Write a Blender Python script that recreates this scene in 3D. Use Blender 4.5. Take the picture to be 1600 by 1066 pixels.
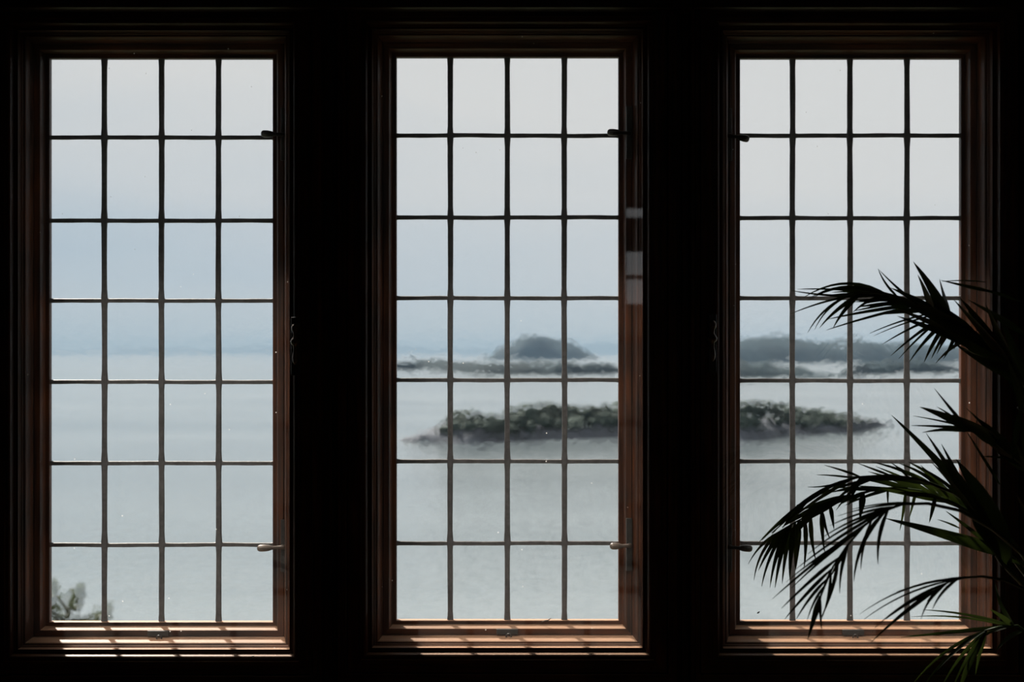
import bpy, bmesh, math, random
from mathutils import Vector, noise as mnoise

for o in list(bpy.data.objects):
    bpy.data.objects.remove(o, do_unlink=True)
scene = bpy.context.scene
C = scene.collection
R = math.radians
random.seed(7)

# ------------------------------------------------------------------ camera
# x right, y out through the windows, z up.  The leaded glass stands at y = 0.
F = 2222.0          # focal length in pixels of the 1600 px wide frame
D = 2.94            # camera to leaded glass (m)
ZE = 1.50           # eye height above the room's floor
PX0, PY0 = 800.0, 553.0   # pixel of the horizontal view axis
cam = bpy.data.cameras.new('camera')
cam.sensor_width = 36.0
cam.lens = F / 1600.0 * 36.0
cam.shift_y = (PY0 - 533.0) / 1600.0
cam.clip_start = 0.05
cam.clip_end = 90000.0
cam.dof.use_dof = True
cam.dof.focus_distance = D - 0.03
cam.dof.aperture_fstop = 5.0
cam_ob = bpy.data.objects.new('camera', cam)
cam_ob.location = (0, -D, ZE)
cam_ob.rotation_euler = (R(90), 0, 0)
C.objects.link(cam_ob)
scene.camera = cam_ob


def P(px, py, v=0.0):
    """point seen at pixel (px, py) that stands v metres in front of the leaded glass"""
    d = D - v
    return Vector(((px - PX0) * d / F, -v, ZE - (py - PY0) * d / F))


# ------------------------------------------------------------------ sky, sun, exposure
world = bpy.data.worlds.new('sky')
scene.world = world
world.use_nodes = True
wn, wl = world.node_tree.nodes, world.node_tree.links
wn.clear()
w_out = wn.new('ShaderNodeOutputWorld')
w_bg = wn.new('ShaderNodeBackground')
w_tc = wn.new('ShaderNodeTexCoord')
w_sep = wn.new('ShaderNodeSeparateXYZ')
wl.new(w_tc.outputs['Generated'], w_sep.inputs[0])
w_el = wn.new('ShaderNodeValToRGB')          # clear-sky colour by elevation
w_el.color_ramp.elements[0].position = 0.0
w_el.color_ramp.elements[0].color = (0.57, 0.665, 0.755, 1)
w_el.color_ramp.elements[1].position = 0.6
w_el.color_ramp.elements[1].color = (0.54, 0.645, 0.75, 1)
wl.new(w_sep.outputs['Z'], w_el.inputs[0])
w_map = wn.new('ShaderNodeMapping')
w_map.inputs['Scale'].default_value = (1.6, 1.6, 9.0)
w_map.inputs['Location'].default_value = (3.1, 0.4, 1.45)
wl.new(w_tc.outputs['Generated'], w_map.inputs[0])
w_n = wn.new('ShaderNodeTexNoise')
w_n.inputs['Scale'].default_value = 1.6
w_n.inputs['Detail'].default_value = 4.0
w_n.inputs['Roughness'].default_value = 0.45
wl.new(w_map.outputs[0], w_n.inputs['Vector'])
# cloud cover grows with elevation and towards the right
def w_math(op, a, b=None, c=None):
    m = wn.new('ShaderNodeMath'); m.operation = op
    for k, q in enumerate((a, b, c)):
        if q is None: continue
        if isinstance(q, (int, float)): m.inputs[k].default_value = q
        else: wl.new(q, m.inputs[k])
    return m.outputs[0]


w_x = w_math('MINIMUM', w_math('MAXIMUM', w_math('MULTIPLY', w_sep.outputs['X'], 1.25), -0.42), 0.15)
w_z = w_math('MINIMUM', w_math('MAXIMUM', w_math('MULTIPLY_ADD', w_sep.outputs['Z'], 5.0, -0.36), 0.0), 0.6)
w_f = w_math('ADD', w_math('ADD', w_x, w_z), w_math('MULTIPLY_ADD', w_n.outputs['Fac'], 1.3, -0.05))
w_cr = wn.new('ShaderNodeClamp')
wl.new(w_f, w_cr.inputs[0])
w_mix = wn.new('ShaderNodeMixRGB')
w_mix.inputs['Color2'].default_value = (0.835, 0.83, 0.825, 1)
wl.new(w_cr.outputs[0], w_mix.inputs['Fac'])
wl.new(w_el.outputs[0], w_mix.inputs['Color1'])
wl.new(w_mix.outputs[0], w_bg.inputs['Color'])
w_bg.inputs['Strength'].default_value = 1.0
wl.new(w_bg.outputs[0], w_out.inputs['Surface'])

SUN_TO = Vector((-0.375, 0.556, 0.743)).normalized()      # towards the sun
sun = bpy.data.lights.new('sun', 'SUN')
sun.energy = 20.0
sun.color = (1.0, 0.93, 0.84)
sun.angle = R(2.2)
sun_ob = bpy.data.objects.new('sun', sun)
sun_ob.rotation_euler = SUN_TO.to_track_quat('Z', 'Y').to_euler()
sun_ob.location = SUN_TO * 20
C.objects.link(sun_ob)

vs = scene.view_settings
vs.view_transform = 'Standard'
vs.look = 'None'
vs.exposure = 0.0
vs.gamma = 1.0
vs.use_curve_mapping = False


# ------------------------------------------------------------------ materials
def new_mat(name):
    m = bpy.data.materials.new(name)
    m.use_nodes = True
    n, l = m.node_tree.nodes, m.node_tree.links
    n.clear()
    out = n.new('ShaderNodeOutputMaterial')
    return m, n, l, out


def principled(n, l, out, rough=0.5, spec=0.5, metal=0.0):
    b = n.new('ShaderNodeBsdfPrincipled')
    b.inputs['Roughness'].default_value = rough
    b.inputs['Specular IOR Level'].default_value = spec
    b.inputs['Metallic'].default_value = metal
    l.new(b.outputs[0], out.inputs['Surface'])
    return b


def wood(name, axis, dark=(0.010, 0.0032, 0.0014), light=(0.076, 0.021, 0.0052), rough=0.44, dusty=0.6, spec=0.25):
    m, n, l, out = new_mat(name)
    b = principled(n, l, out, rough, spec)
    g = n.new('ShaderNodeNewGeometry')
    mp = n.new('ShaderNodeMapping')
    sc = [95.0, 95.0, 95.0]
    sc[axis] = 4.0
    mp.inputs['Scale'].default_value = sc
    l.new(g.outputs['Position'], mp.inputs[0])
    t = n.new('ShaderNodeTexNoise')
    t.inputs['Scale'].default_value = 1.0
    t.inputs['Detail'].default_value = 5.0
    t.inputs['Roughness'].default_value = 0.6
    l.new(mp.outputs[0], t.inputs['Vector'])
    cr = n.new('ShaderNodeValToRGB')
    cr.color_ramp.elements[0].position = 0.32
    cr.color_ramp.elements[0].color = (*dark, 1)
    cr.color_ramp.elements[1].position = 0.72
    cr.color_ramp.elements[1].color = (*light, 1)
    l.new(t.outputs['Fac'], cr.inputs[0])
    # broad blotches of old stain
    t2 = n.new('ShaderNodeTexNoise')
    t2.inputs['Scale'].default_value = 9.0
    t2.inputs['Detail'].default_value = 3.0
    l.new(g.outputs['Position'], t2.inputs['Vector'])
    mr = n.new('ShaderNodeMapRange')
    mr.inputs['From Min'].default_value = 0.35
    mr.inputs['From Max'].default_value = 0.65
    mr.inputs['To Min'].default_value = 0.55
    mr.inputs['To Max'].default_value = 1.25
    l.new(t2.outputs['Fac'], mr.inputs['Value'])
    mul = n.new('ShaderNodeMixRGB'); mul.blend_type = 'MULTIPLY'; mul.inputs['Fac'].default_value = 1.0
    l.new(cr.outputs[0], mul.inputs['Color1']); l.new(mr.outputs[0], mul.inputs['Color2'])
    # bleached, dusty timber on ledges that face up
    sp = n.new('ShaderNodeSeparateXYZ')
    l.new(g.outputs['True Normal'], sp.inputs[0])
    up = n.new('ShaderNodeMapRange')
    up.inputs['From Min'].default_value = 0.55
    up.inputs['From Max'].default_value = 0.9
    up.inputs['To Max'].default_value = dusty
    l.new(sp.outputs['Z'], up.inputs['Value'])
    mx = n.new('ShaderNodeMixRGB')
    mx.inputs['Color2'].default_value = (0.37, 0.215, 0.13, 1)
    l.new(up.outputs[0], mx.inputs['Fac']); l.new(mul.outputs[0], mx.inputs['Color1'])
    l.new(mx.outputs[0], b.inputs['Base Color'])
    bp = n.new('ShaderNodeBump')
    bp.inputs['Strength'].default_value = 0.25
    bp.inputs['Distance'].default_value = 0.0015
    l.new(t.outputs['Fac'], bp.inputs['Height'])
    l.new(bp.outputs[0], b.inputs['Normal'])
    return m


M_WOOD_X = wood('stained_oak_rail', 0)
M_WOOD_Z = wood('stained_oak_stile', 2)
M_WALL = wood('dark_oak_panel', 2, (0.016, 0.007, 0.004), (0.045, 0.018, 0.009), 0.45, 0.1)
M_FLOOR = wood('oak_floorboard', 1, (0.12, 0.065, 0.03), (0.24, 0.13, 0.06), 0.4, 0.0)
M_BEAM = wood('dark_oak_beam', 0, (0.010, 0.005, 0.003), (0.032, 0.013, 0.007), 0.45, 0.1)


def simple(name, col, rough=0.6, spec=0.4, metal=0.0, var=0.3, scale=30.0, bump=0.0):
    m, n, l, out = new_mat(name)
    b = principled(n, l, out, rough, spec, metal)
    g = n.new('ShaderNodeNewGeometry')
    t = n.new('ShaderNodeTexNoise')
    t.inputs['Scale'].default_value = scale
    t.inputs['Detail'].default_value = 4.0
    l.new(g.outputs['Position'], t.inputs['Vector'])
    cr = n.new('ShaderNodeValToRGB')
    cr.color_ramp.elements[0].position = 0.3
    cr.color_ramp.elements[0].color = (*[c * (1 - var) for c in col], 1)
    cr.color_ramp.elements[1].position = 0.7
    cr.color_ramp.elements[1].color = (*[min(1, c * (1 + var)) for c in col], 1)
    l.new(t.outputs['Fac'], cr.inputs[0])
    l.new(cr.outputs[0], b.inputs['Base Color'])
    if bump:
        bp = n.new('ShaderNodeBump')
        bp.inputs['Strength'].default_value = 0.6
        bp.inputs['Distance'].default_value = bump
        l.new(t.outputs['Fac'], bp.inputs['Height'])
        l.new(bp.outputs[0], b.inputs['Normal'])
    return m


M_LEAD = simple('old_lead', (0.050, 0.046, 0.046), 0.55, 0.4, 0.0, 0.35, 120.0, 0.0008)
M_IRON = simple('black_iron', (0.030, 0.027, 0.025), 0.40, 0.5, 0.4, 0.3, 90.0, 0.0004)
M_BRONZE = simple('worn_bronze', (0.11, 0.085, 0.07), 0.42, 0.5, 0.5, 0.3, 90.0, 0.0004)
M_TWIG = simple('dry_twig', (0.06, 0.05, 0.04), 0.8, 0.2)
M_CHIP = simple('flaked_paint', (0.6, 0.57, 0.52), 0.8, 0.2, 0, 0.1)
M_STEM = simple('palm_stem', (0.030, 0.048, 0.014), 0.5, 0.4)
M_POT = simple('glazed_clay', (0.10, 0.045, 0.025), 0.4, 0.5)
M_SOIL = simple('potting_soil', (0.02, 0.014, 0.01), 0.9, 0.1, 0, 0.4, 60, 0.01)
M_PLASTER = simple('aged_plaster', (0.30, 0.25, 0.20), 0.8, 0.2, 0, 0.1, 3)
M_ROCK = simple('shore_rock', (0.080, 0.087, 0.102), 0.9, 0.1, 0, 0.35, 0.25, 0.0)
M_SCRUB = simple('island_scrub', (0.036, 0.048, 0.042), 0.9, 0.1, 0, 0.45, 0.35, 0.0)
M_FAR = simple('wooded_slope', (0.009, 0.018, 0.022), 0.9, 0.1, 0, 0.35, 0.02, 0.0)
M_FARROCK = simple('bare_bluff', (0.30, 0.24, 0.17), 0.9, 0.1, 0, 0.3, 0.03, 0.0)
M_GRASS = simple('garden_slope', (0.06, 0.065, 0.04), 0.9, 0.1, 0, 0.4, 2.0)
M_BARK = simple('shrub_bark', (0.10, 0.095, 0.075), 0.9, 0.1, 0, 0.3, 20)
M_STONE = simple('house_stone', (0.24, 0.22, 0.19), 0.9, 0.2, 0, 0.25, 6)


def leafy(name, col, trans, rough=0.42, spec=0.5, tfac=0.3):
    m, n, l, out = new_mat(name)
    b = n.new('ShaderNodeBsdfPrincipled')
    b.inputs['Roughness'].default_value = rough
    b.inputs['Specular IOR Level'].default_value = spec
    oi = n.new('ShaderNodeObjectInfo')
    hs = n.new('ShaderNodeHueSaturation')
    hs.inputs['Color'].default_value = (*col, 1)
    mr = n.new('ShaderNodeMapRange')
    mr.inputs['To Min'].default_value = 0.65
    mr.inputs['To Max'].default_value = 1.35
    l.new(oi.outputs['Random'], mr.inputs['Value'])
    l.new(mr.outputs[0], hs.inputs['Value'])
    l.new(hs.outputs[0], b.inputs['Base Color'])
    t = n.new('ShaderNodeBsdfTranslucent')
    t.inputs['Color'].default_value = (*trans, 1)
    mx = n.new('ShaderNodeMixShader')
    mx.inputs['Fac'].default_value = tfac
    l.new(b.outputs[0], mx.inputs[1]); l.new(t.outputs[0], mx.inputs[2])
    l.new(mx.outputs[0], out.inputs['Surface'])
    return m


M_PALM = leafy('palm_leaf', (0.013, 0.022, 0.006), (0.04, 0.06, 0.010), 0.40, 0.35, 0.14)
M_SHRUB = leafy('shrub_leaf', (0.055, 0.075, 0.045), (0.06, 0.08, 0.035), 0.6, 0.3, 0.3)


def pane_mat():
    """old drawn glass: mostly clear, with a slightly wavy refracting share and a Fresnel reflection"""
    m, n, l, out = new_mat('old_drawn_glass')
    tc = n.new('ShaderNodeTexCoord')
    oi = n.new('ShaderNodeObjectInfo')
    add = n.new('ShaderNodeVectorMath'); add.operation = 'MULTIPLY_ADD'
    cmb = n.new('ShaderNodeCombineXYZ')
    for i in range(3):
        l.new(oi.outputs['Random'], cmb.inputs[i])
    sc = n.new('ShaderNodeVectorMath'); sc.operation = 'SCALE'; sc.inputs['Scale'].default_value = 40.0
    l.new(cmb.outputs[0], sc.inputs[0])
    ad = n.new('ShaderNodeVectorMath'); ad.operation = 'ADD'
    l.new(tc.outputs['Object'], ad.inputs[0]); l.new(sc.outputs[0], ad.inputs[1])
    t = n.new('ShaderNodeTexNoise')
    t.inputs['Scale'].default_value = 26.0
    t.inputs['Detail'].default_value = 2.0
    t.inputs['Roughness'].default_value = 0.45
    l.new(ad.outputs[0], t.inputs['Vector'])
    bp = n.new('ShaderNodeBump')
    bp.inputs['Strength'].default_value = 1.0
    bp.inputs['Distance'].default_value = 0.007
    l.new(t.outputs['Fac'], bp.inputs['Height'])
    tr = n.new('ShaderNodeBsdfTransparent'); tr.inputs['Color'].default_value = (0.955, 0.965, 0.965, 1)
    rf = n.new('ShaderNodeBsdfRefraction')
    rf.inputs['Color'].default_value = (0.955, 0.965, 0.965, 1)
    rf.inputs['IOR'].default_value = 1.03
    rf.inputs['Roughness'].default_value = 0.0
    l.new(bp.outputs[0], rf.inputs['Normal'])
    mx = n.new('ShaderNodeMixShader'); mx.inputs['Fac'].default_value = 0.4
    l.new(tr.outputs[0], mx.inputs[1]); l.new(rf.outputs[0], mx.inputs[2])
    gl = n.new('ShaderNodeBsdfGlossy'); gl.inputs['Roughness'].default_value = 0.02
    fr = n.new('ShaderNodeFresnel'); fr.inputs['IOR'].default_value = 1.5
    m2 = n.new('ShaderNodeMixShader')
    l.new(fr.outputs[0], m2.inputs['Fac']); l.new(mx.outputs[0], m2.inputs[1]); l.new(gl.outputs[0], m2.inputs[2])
    l.new(m2.outputs[0], out.inputs['Surface'])
    return m


def sheet_mat():
    """single clear inner sheet with a film of dust, thicker low down, and white specks"""
    m, n, l, out = new_mat('dusty_inner_glass')
    g = n.new('ShaderNodeNewGeometry')
    sp = n.new('ShaderNodeSeparateXYZ'); l.new(g.outputs['Position'], sp.inputs[0])
    t = n.new('ShaderNodeTexNoise'); t.inputs['Scale'].default_value = 11.0; t.inputs['Detail'].default_value = 5.0
    l.new(g.outputs['Position'], t.inputs['Vector'])
    low = n.new('ShaderNodeMapRange')
    low.inputs['From Min'].default_value = ZE - 0.60
    low.inputs['From Max'].default_value = ZE - 0.36
    low.inputs['To Min'].default_value = 0.0105
    low.inputs['To Max'].default_value = 0.0026
    l.new(sp.outputs['Z'], low.inputs['Value'])
    md = n.new('ShaderNodeMapRange')
    md.inputs['From Min'].default_value = 0.3; md.inputs['From Max'].default_value = 0.7
    md.inputs['To Min'].default_value = 0.5; md.inputs['To Max'].default_value = 1.4
    l.new(t.outputs['Fac'], md.inputs['Value'])
    film = n.new('ShaderNodeMath'); film.operation = 'MULTIPLY'
    l.new(low.outputs[0], film.inputs[0]); l.new(md.outputs[0], film.inputs[1])
    vo = n.new('ShaderNodeTexVoronoi'); vo.inputs['Scale'].default_value = 42.0
    l.new(g.outputs['Position'], vo.inputs['Vector'])
    dot = n.new('ShaderNodeMath'); dot.operation = 'LESS_THAN'; dot.inputs[1].default_value = 0.055
    l.new(vo.outputs['Distance'], dot.inputs[0])
    sel = n.new('ShaderNodeSeparateXYZ'); l.new(vo.outputs['Color'], sel.inputs[0])
    few = n.new('ShaderNodeMath'); few.operation = 'GREATER_THAN'; few.inputs[1].default_value = 0.75
    l.new(sel.outputs[0], few.inputs[0])
    d2 = n.new('ShaderNodeMath'); d2.operation = 'MULTIPLY'
    l.new(dot.outputs[0], d2.inputs[0]); l.new(few.outputs[0], d2.inputs[1])
    d3 = n.new('ShaderNodeMath'); d3.operation = 'MULTIPLY_ADD'; d3.inputs[1].default_value = 0.35
    l.new(d2.outputs[0], d3.inputs[0]); l.new(film.outputs[0], d3.inputs[2])
    tr = n.new('ShaderNodeBsdfTransparent'); tr.inputs['Color'].default_value = (0.965, 0.97, 0.965, 1)
    ts = n.new('ShaderNodeBsdfTranslucent'); ts.inputs['Color'].default_value = (0.9, 0.86, 0.8, 1)
    mx = n.new('ShaderNodeMixShader')
    l.new(d3.outputs[0], mx.inputs['Fac']); l.new(tr.outputs[0], mx.inputs[1]); l.new(ts.outputs[0], mx.inputs[2])
    gl = n.new('ShaderNodeBsdfGlossy'); gl.inputs['Roughness'].default_value = 0.015
    fr = n.new('ShaderNodeFresnel'); fr.inputs['IOR'].default_value = 1.8
    m2 = n.new('ShaderNodeMixShader')
    l.new(fr.outputs[0], m2.inputs['Fac']); l.new(mx.outputs[0], m2.inputs[1]); l.new(gl.outputs[0], m2.inputs[2])
    l.new(m2.outputs[0], out.inputs['Surface'])
    return m


M_PANE = pane_mat()
M_SHEET = sheet_mat()


def sea_mat():
    m, n, l, out = new_mat('calm_sea')
    b = principled(n, l, out, 0.2, 0.42)
    g = n.new('ShaderNodeNewGeometry')
    mp = n.new('ShaderNodeMapping'); mp.inputs['Scale'].default_value = (0.006, 0.022, 1)
    l.new(g.outputs['Position'], mp.inputs[0])
    t = n.new('ShaderNodeTexNoise'); t.inputs['Scale'].default_value = 1.0; t.inputs['Detail'].default_value = 4.0
    l.new(mp.outputs[0], t.inputs['Vector'])
    cr = n.new('ShaderNodeValToRGB')
    cr.color_ramp.elements[0].position = 0.35; cr.color_ramp.elements[0].color = (0.070, 0.088, 0.097, 1)
    cr.color_ramp.elements[1].position = 0.7; cr.color_ramp.elements[1].color = (0.106, 0.126, 0.136, 1)
    l.new(t.outputs['Fac'], cr.inputs[0]); l.new(cr.outputs[0], b.inputs['Base Color'])
    rr = n.new('ShaderNodeMapRange')
    rr.inputs['From Min'].default_value = 0.35; rr.inputs['From Max'].default_value = 0.7
    rr.inputs['To Min'].default_value = 0.10; rr.inputs['To Max'].default_value = 0.15
    l.new(t.outputs['Fac'], rr.inputs['Value']); l.new(rr.outputs[0], b.inputs['Roughness'])
    wv = n.new('ShaderNodeTexNoise'); wv.inputs['Scale'].default_value = 0.7; wv.inputs['Detail'].default_value = 2.0
    l.new(g.outputs['Position'], wv.inputs['Vector'])
    bp = n.new('ShaderNodeBump'); bp.inputs['Strength'].default_value = 1.0; bp.inputs['Distance'].default_value = 0.22
    l.new(wv.outputs['Fac'], bp.inputs['Height']); l.new(bp.outputs[0], b.inputs['Normal'])
    return m


M_SEA = sea_mat()


# ------------------------------------------------------------------ mesh helpers
def tag(o, label=None, cat=None, group=None, kind=None):
    if label: o['label'] = label
    if cat: o['category'] = cat
    if group: o['group'] = group
    if kind: o['kind'] = kind
    return o


def link(name, mesh, mats, parent=None, loc=None):
    o = bpy.data.objects.new(name, mesh)
    C.objects.link(o)
    if mesh is not None and mats is not None and not mesh.materials:
        for m in (mats if isinstance(mats, (list, tuple)) else [mats]):
            mesh.materials.append(m)
    if parent is not None:
        o.parent = parent
    if loc is not None:
        o.location = loc
    return o


def empty(name, loc=(0, 0, 0)):
    o = bpy.data.objects.new(name, None)
    o.empty_display_size = 0.1
    o.location = loc
    C.objects.link(o)
    return o


def mesh_from(name, verts, faces, smooth=False, mat_idx=None):
    me = bpy.data.meshes.new(name)
    me.from_pydata([tuple(v) for v in verts], [], faces)
    if mat_idx:
        me.polygons.foreach_set('material_index', mat_idx)
    if smooth:
        me.polygons.foreach_set('use_smooth', [True] * len(me.polygons))
    me.update()
    return me


def box_mesh(name, x0, x1, y0, y1, z0, z1, bevel=0.0):
    bm = bmesh.new()
    bmesh.ops.create_cube(bm, size=1.0)
    for v in bm.verts:
        v.co = Vector((x0 if v.co.x < 0 else x1, y0 if v.co.y < 0 else y1, z0 if v.co.z < 0 else z1))
    if bevel:
        bmesh.ops.bevel(bm, geom=bm.edges[:], offset=bevel, segments=2, affect='EDGES', profile=0.6)
    me = bpy.data.meshes.new(name)
    bm.to_mesh(me); bm.free()
    return me


def frame_mesh(name, rect, prof):
    """closed profile [(u outwards, v into the room)] mitred round an opening (x0,x1,z0,z1)"""
    x0, x1, z0, z1 = rect
    n = len(prof)
    verts, faces, idx = [], [], []
    for (sx, sz) in ((-1, -1), (1, -1), (1, 1), (-1, 1)):
        for u, v in prof:
            verts.append(((x0 - u) if sx < 0 else (x1 + u), -v, (z0 - u) if sz < 0 else (z1 + u)))
    for c in range(4):
        d = (c + 1) % 4
        for i in range(n):
            j = (i + 1) % n
            faces.append((c * n + i, d * n + i, d * n + j, c * n + j))
            idx.append(0 if c in (0, 2) else 1)
    me = mesh_from(name, verts, faces, False, idx)
    bm = bmesh.new(); bm.from_mesh(me)
    bmesh.ops.recalc_face_normals(bm, faces=bm.faces[:])
    bm.to_mesh(me); bm.free()
    return me


def tube_verts(pts, radii, seg=8):
    verts, faces = [], []
    n = len(pts)
    pts = [Vector(p) for p in pts]
    for i in range(n):
        t = (pts[min(i + 1, n - 1)] - pts[max(i - 1, 0)]).normalized()
        a = t.cross(Vector((0.13, 0.97, 0.21)))
        if a.length < 1e-3:
            a = t.cross(Vector((1, 0, 0)))
        a.normalize()
        b = t.cross(a)
        for k in range(seg):
            an = 2 * math.pi * k / seg
            verts.append(pts[i] + (a * math.cos(an) + b * math.sin(an)) * radii[i])
    for i in range(n - 1):
        for k in range(seg):
            k2 = (k + 1) % seg
            faces.append((i * seg + k, i * seg + k2, (i + 1) * seg + k2, (i + 1) * seg + k))
    faces.append(tuple(range(seg - 1, -1, -1)))
    faces.append(tuple((n - 1) * seg + k for k in range(seg)))
    return verts, faces


def tube_mesh(name, pts, radii, seg=8):
    v, f = tube_verts(pts, radii, seg)
    return mesh_from(name, v, f, True)


def join_lists(parts):
    V, Fc = [], []
    for v, f in parts:
        o = len(V)
        V += list(v)
        Fc += [tuple(i + o for i in q) for q in f]
    return V, Fc


# ------------------------------------------------------------------ the three windows
SPEC = [
    dict(rect=(78.5, 427.0, 92.0, 971.5), xs=(163.2, 252.5, 341.6), ys=(215, 345, 470, 597, 724, 851.5), side=1),
    dict(rect=(619.5, 966.5, 90.0, 969.0), xs=(703.6, 792.6, 881.8), ys=(212, 340, 466, 594, 721, 849), side=1),
    dict(rect=(1155.5, 1500.5, 92.0, 970.0), xs=(1238.2, 1328.0, 1417.0), ys=(212, 341, 466, 595, 721, 849), side=-1),
]
LEAD_PROF = [(-0.0005, -0.008), (-0.0005, 0.004), (0.0005, 0.006), (0.0078, 0.006), (0.0085, 0.0068), (0.0125, 0.0235),
             (0.0135, 0.025), (0.0245, 0.026), (0.0255, 0.025), (0.0275, -0.008)]
LINING_PROF = [(0.0265, -0.030), (0.0265, 0.026), (0.0275, 0.027), (0.0330, 0.0495), (0.0345, 0.0515), (0.0430, 0.0515),
               (0.125, 0.0515), (0.125, -0.030)]
INNER_PROF = [(0.0380, 0.0522), (0.0395, 0.0535), (0.0415, 0.0540), (0.0425, 0.055), (0.0440, 0.0635), (0.0440, 0.066),
              (0.0480, 0.066), (0.0495, 0.0675), (0.0520, 0.0690), (0.0550, 0.0790), (0.0575, 0.0810), (0.0640, 0.0815),
              (0.0650, 0.0835), (0.0900, 0.0840), (0.0915, 0.0825), (0.0915, 0.0522)]
ARCH_PROF = [(0.0930, 0.0522), (0.0930, 0.0870), (0.0945, 0.0885), (0.1020, 0.0885), (0.1030, 0.0860), (0.1100, 0.0860),
             (0.1115, 0.0845), (0.1125, 0.0522)]


def wobble_bar(name, a, b, half_w, half_t, vertical, seedv):
    """lead came: an H-like bar with slightly uneven edges and solder bulges at its ends and crossings"""
    n = 28
    rnd = random.Random(seedv)
    ph = [rnd.uniform(0, 6.28) for _ in range(4)]
    am = rnd.uniform(0.00015, 0.0005)
    L = (Vector(b) - Vector(a)).length
    V, Fc = [], []
    cuts = 4 if not vertical else 7
    prof = [(-1, -0.35), (-0.75, -1), (0.75, -1), (1, -0.35), (1, 0.35), (0.75, 1), (-0.75, 1), (-1, 0.35)]
    for i in range(n * 2 + 1):
        t = i / (n * 2)
        p = Vector(a).lerp(Vector(b), t)
        off = am * (math.sin(t * 7 + ph[0]) + 0.6 * math.sin(t * 19 + ph[1])) * min(1, 8 * t, 8 * (1 - t))
        k = t * cuts
        dist = abs(k - round(k)) * L / cuts
        w = half_w * (1 + 0.04 * math.sin(t * 43 + ph[2])) + 0.0013 * math.exp(-(dist / 0.0045) ** 2)
        for s, q in prof:
            if vertical:
                V.append((p.x + off + s * w, p.y + q * half_t, p.z))
            else:
                V.append((p.x, p.y + q * half_t, p.z + off + s * w))
    m = len(prof)
    for i in range(n * 2):
        for k in range(m):
            k2 = (k + 1) % m
            Fc.append((i * m + k, i * m + k2, (i + 1) * m + k2, (i + 1) * m + k))
    Fc.append(tuple(range(m - 1, -1, -1)))
    Fc.append(tuple(n * 2 * m + k for k in range(m)))
    me = mesh_from(name, V, Fc, False)
    bm = bmesh.new(); bm.from_mesh(me)
    bmesh.ops.recalc_face_normals(bm, faces=bm.faces[:])
    bm.to_mesh(me); bm.free()
    return me


def lathe_lists(axis_pts, radii, seg=12):
    return tube_verts(axis_pts, radii, seg)


def fastener(parent, px_edge, py, side, tilt, bronze, knob_len=26):
    """cockspur fastener: back plate on the casement stile with a lever ending in a fat knob over the lead bar"""
    mat = M_BRONZE if bronze else M_IRON
    base = P(px_edge + side * 16.5, py, 0.028)
    pl = box_mesh('back_plate', base.x - 0.0062, base.x + 0.0062, base.y - 0.0035, base.y + 0.0025,
                  base.z - 0.052, base.z + 0.056, 0.0015)
    plate = link('fastener_plate', pl, M_IRON, parent)
    tip = P(px_edge - side * knob_len, py + tilt, 0.036)
    a = base + Vector((side * 0.004, -0.001, 0))
    pts, rad = [], []
    prof = [(0.0, .0030), (0.05, .0052), (0.12, .0052), (0.18, .0036), (0.42, .0036), (0.50, .0046), (0.58, .0062),
            (0.75, .0072), (0.90, .0070), (0.97, .0052), (1.0, .0020)]
    for t, r in prof:
        p = a.lerp(tip, t)
        p.y -= 0.010 * math.sin(min(1, t * 2.2) * math.pi / 2)
        pts.append(p); rad.append(r)
    link('fastener_lever', tube_mesh('lever', pts, rad, 12), mat, plate)


def espagnolette(parent, px, py0, v):
    """turned drop handle on the inner casement"""
    top = P(px, py0, v)
    prof = [(0, .001), (0.003, .005), (0.008, .0075), (0.014, .0072), (0.019, .0045), (0.026, .0036), (0.031, .0060),
            (0.036, .0095), (0.041, .0085), (0.045, .0042), (0.054, .0034), (0.062, .0050), (0.070, .0058), (0.078, .0046), (0.083, .0012)]
    pts = [top + Vector((0, 0, -d)) for d, r in prof]
    rad = [r for d, r in prof]
    plate = link('latch_plate', box_mesh('latch_plate', top.x - 0.009, top.x + 0.009, -v + 0.004, -v + 0.0105,
                                         top.z - 0.105, top.z + 0.012, 0.002), M_IRON, parent)
    parts = [tube_verts(pts, rad, 14),
             tube_verts([top + Vector((0, 0.010, -0.037)), top + Vector((0, -0.004, -0.037))], [.004, .004], 8)]
    V, Fc = join_lists(parts)
    link('latch_handle', mesh_from('latch_handle', V, Fc, True), M_BRONZE, plate)


def pull_ring(parent, px, rect_z0):
    """small iron catch plate with a hanging ring in the middle of the bottom rail"""
    x = (px - PX0) * D / F
    z = rect_z0 - 0.0195
    pl = link('catch_plate', box_mesh('catch_plate', x - 0.022, x + 0.022, -0.031, -0.0245, z - 0.0050, z + 0.0065, 0.0015),
              M_IRON, parent)
    c = Vector((x + 0.003, -0.034, z - 0.0075))
    pts = [c + Vector((math.cos(a) * 0.0052, -0.002 * math.sin(a), math.sin(a) * 0.0052)) for a in
           [2 * math.pi * k / 16 for k in range(17)]]
    link('catch_ring', tube_mesh('catch_ring', pts, [0.0015] * 17, 6), M_IRON, pl)


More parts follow.
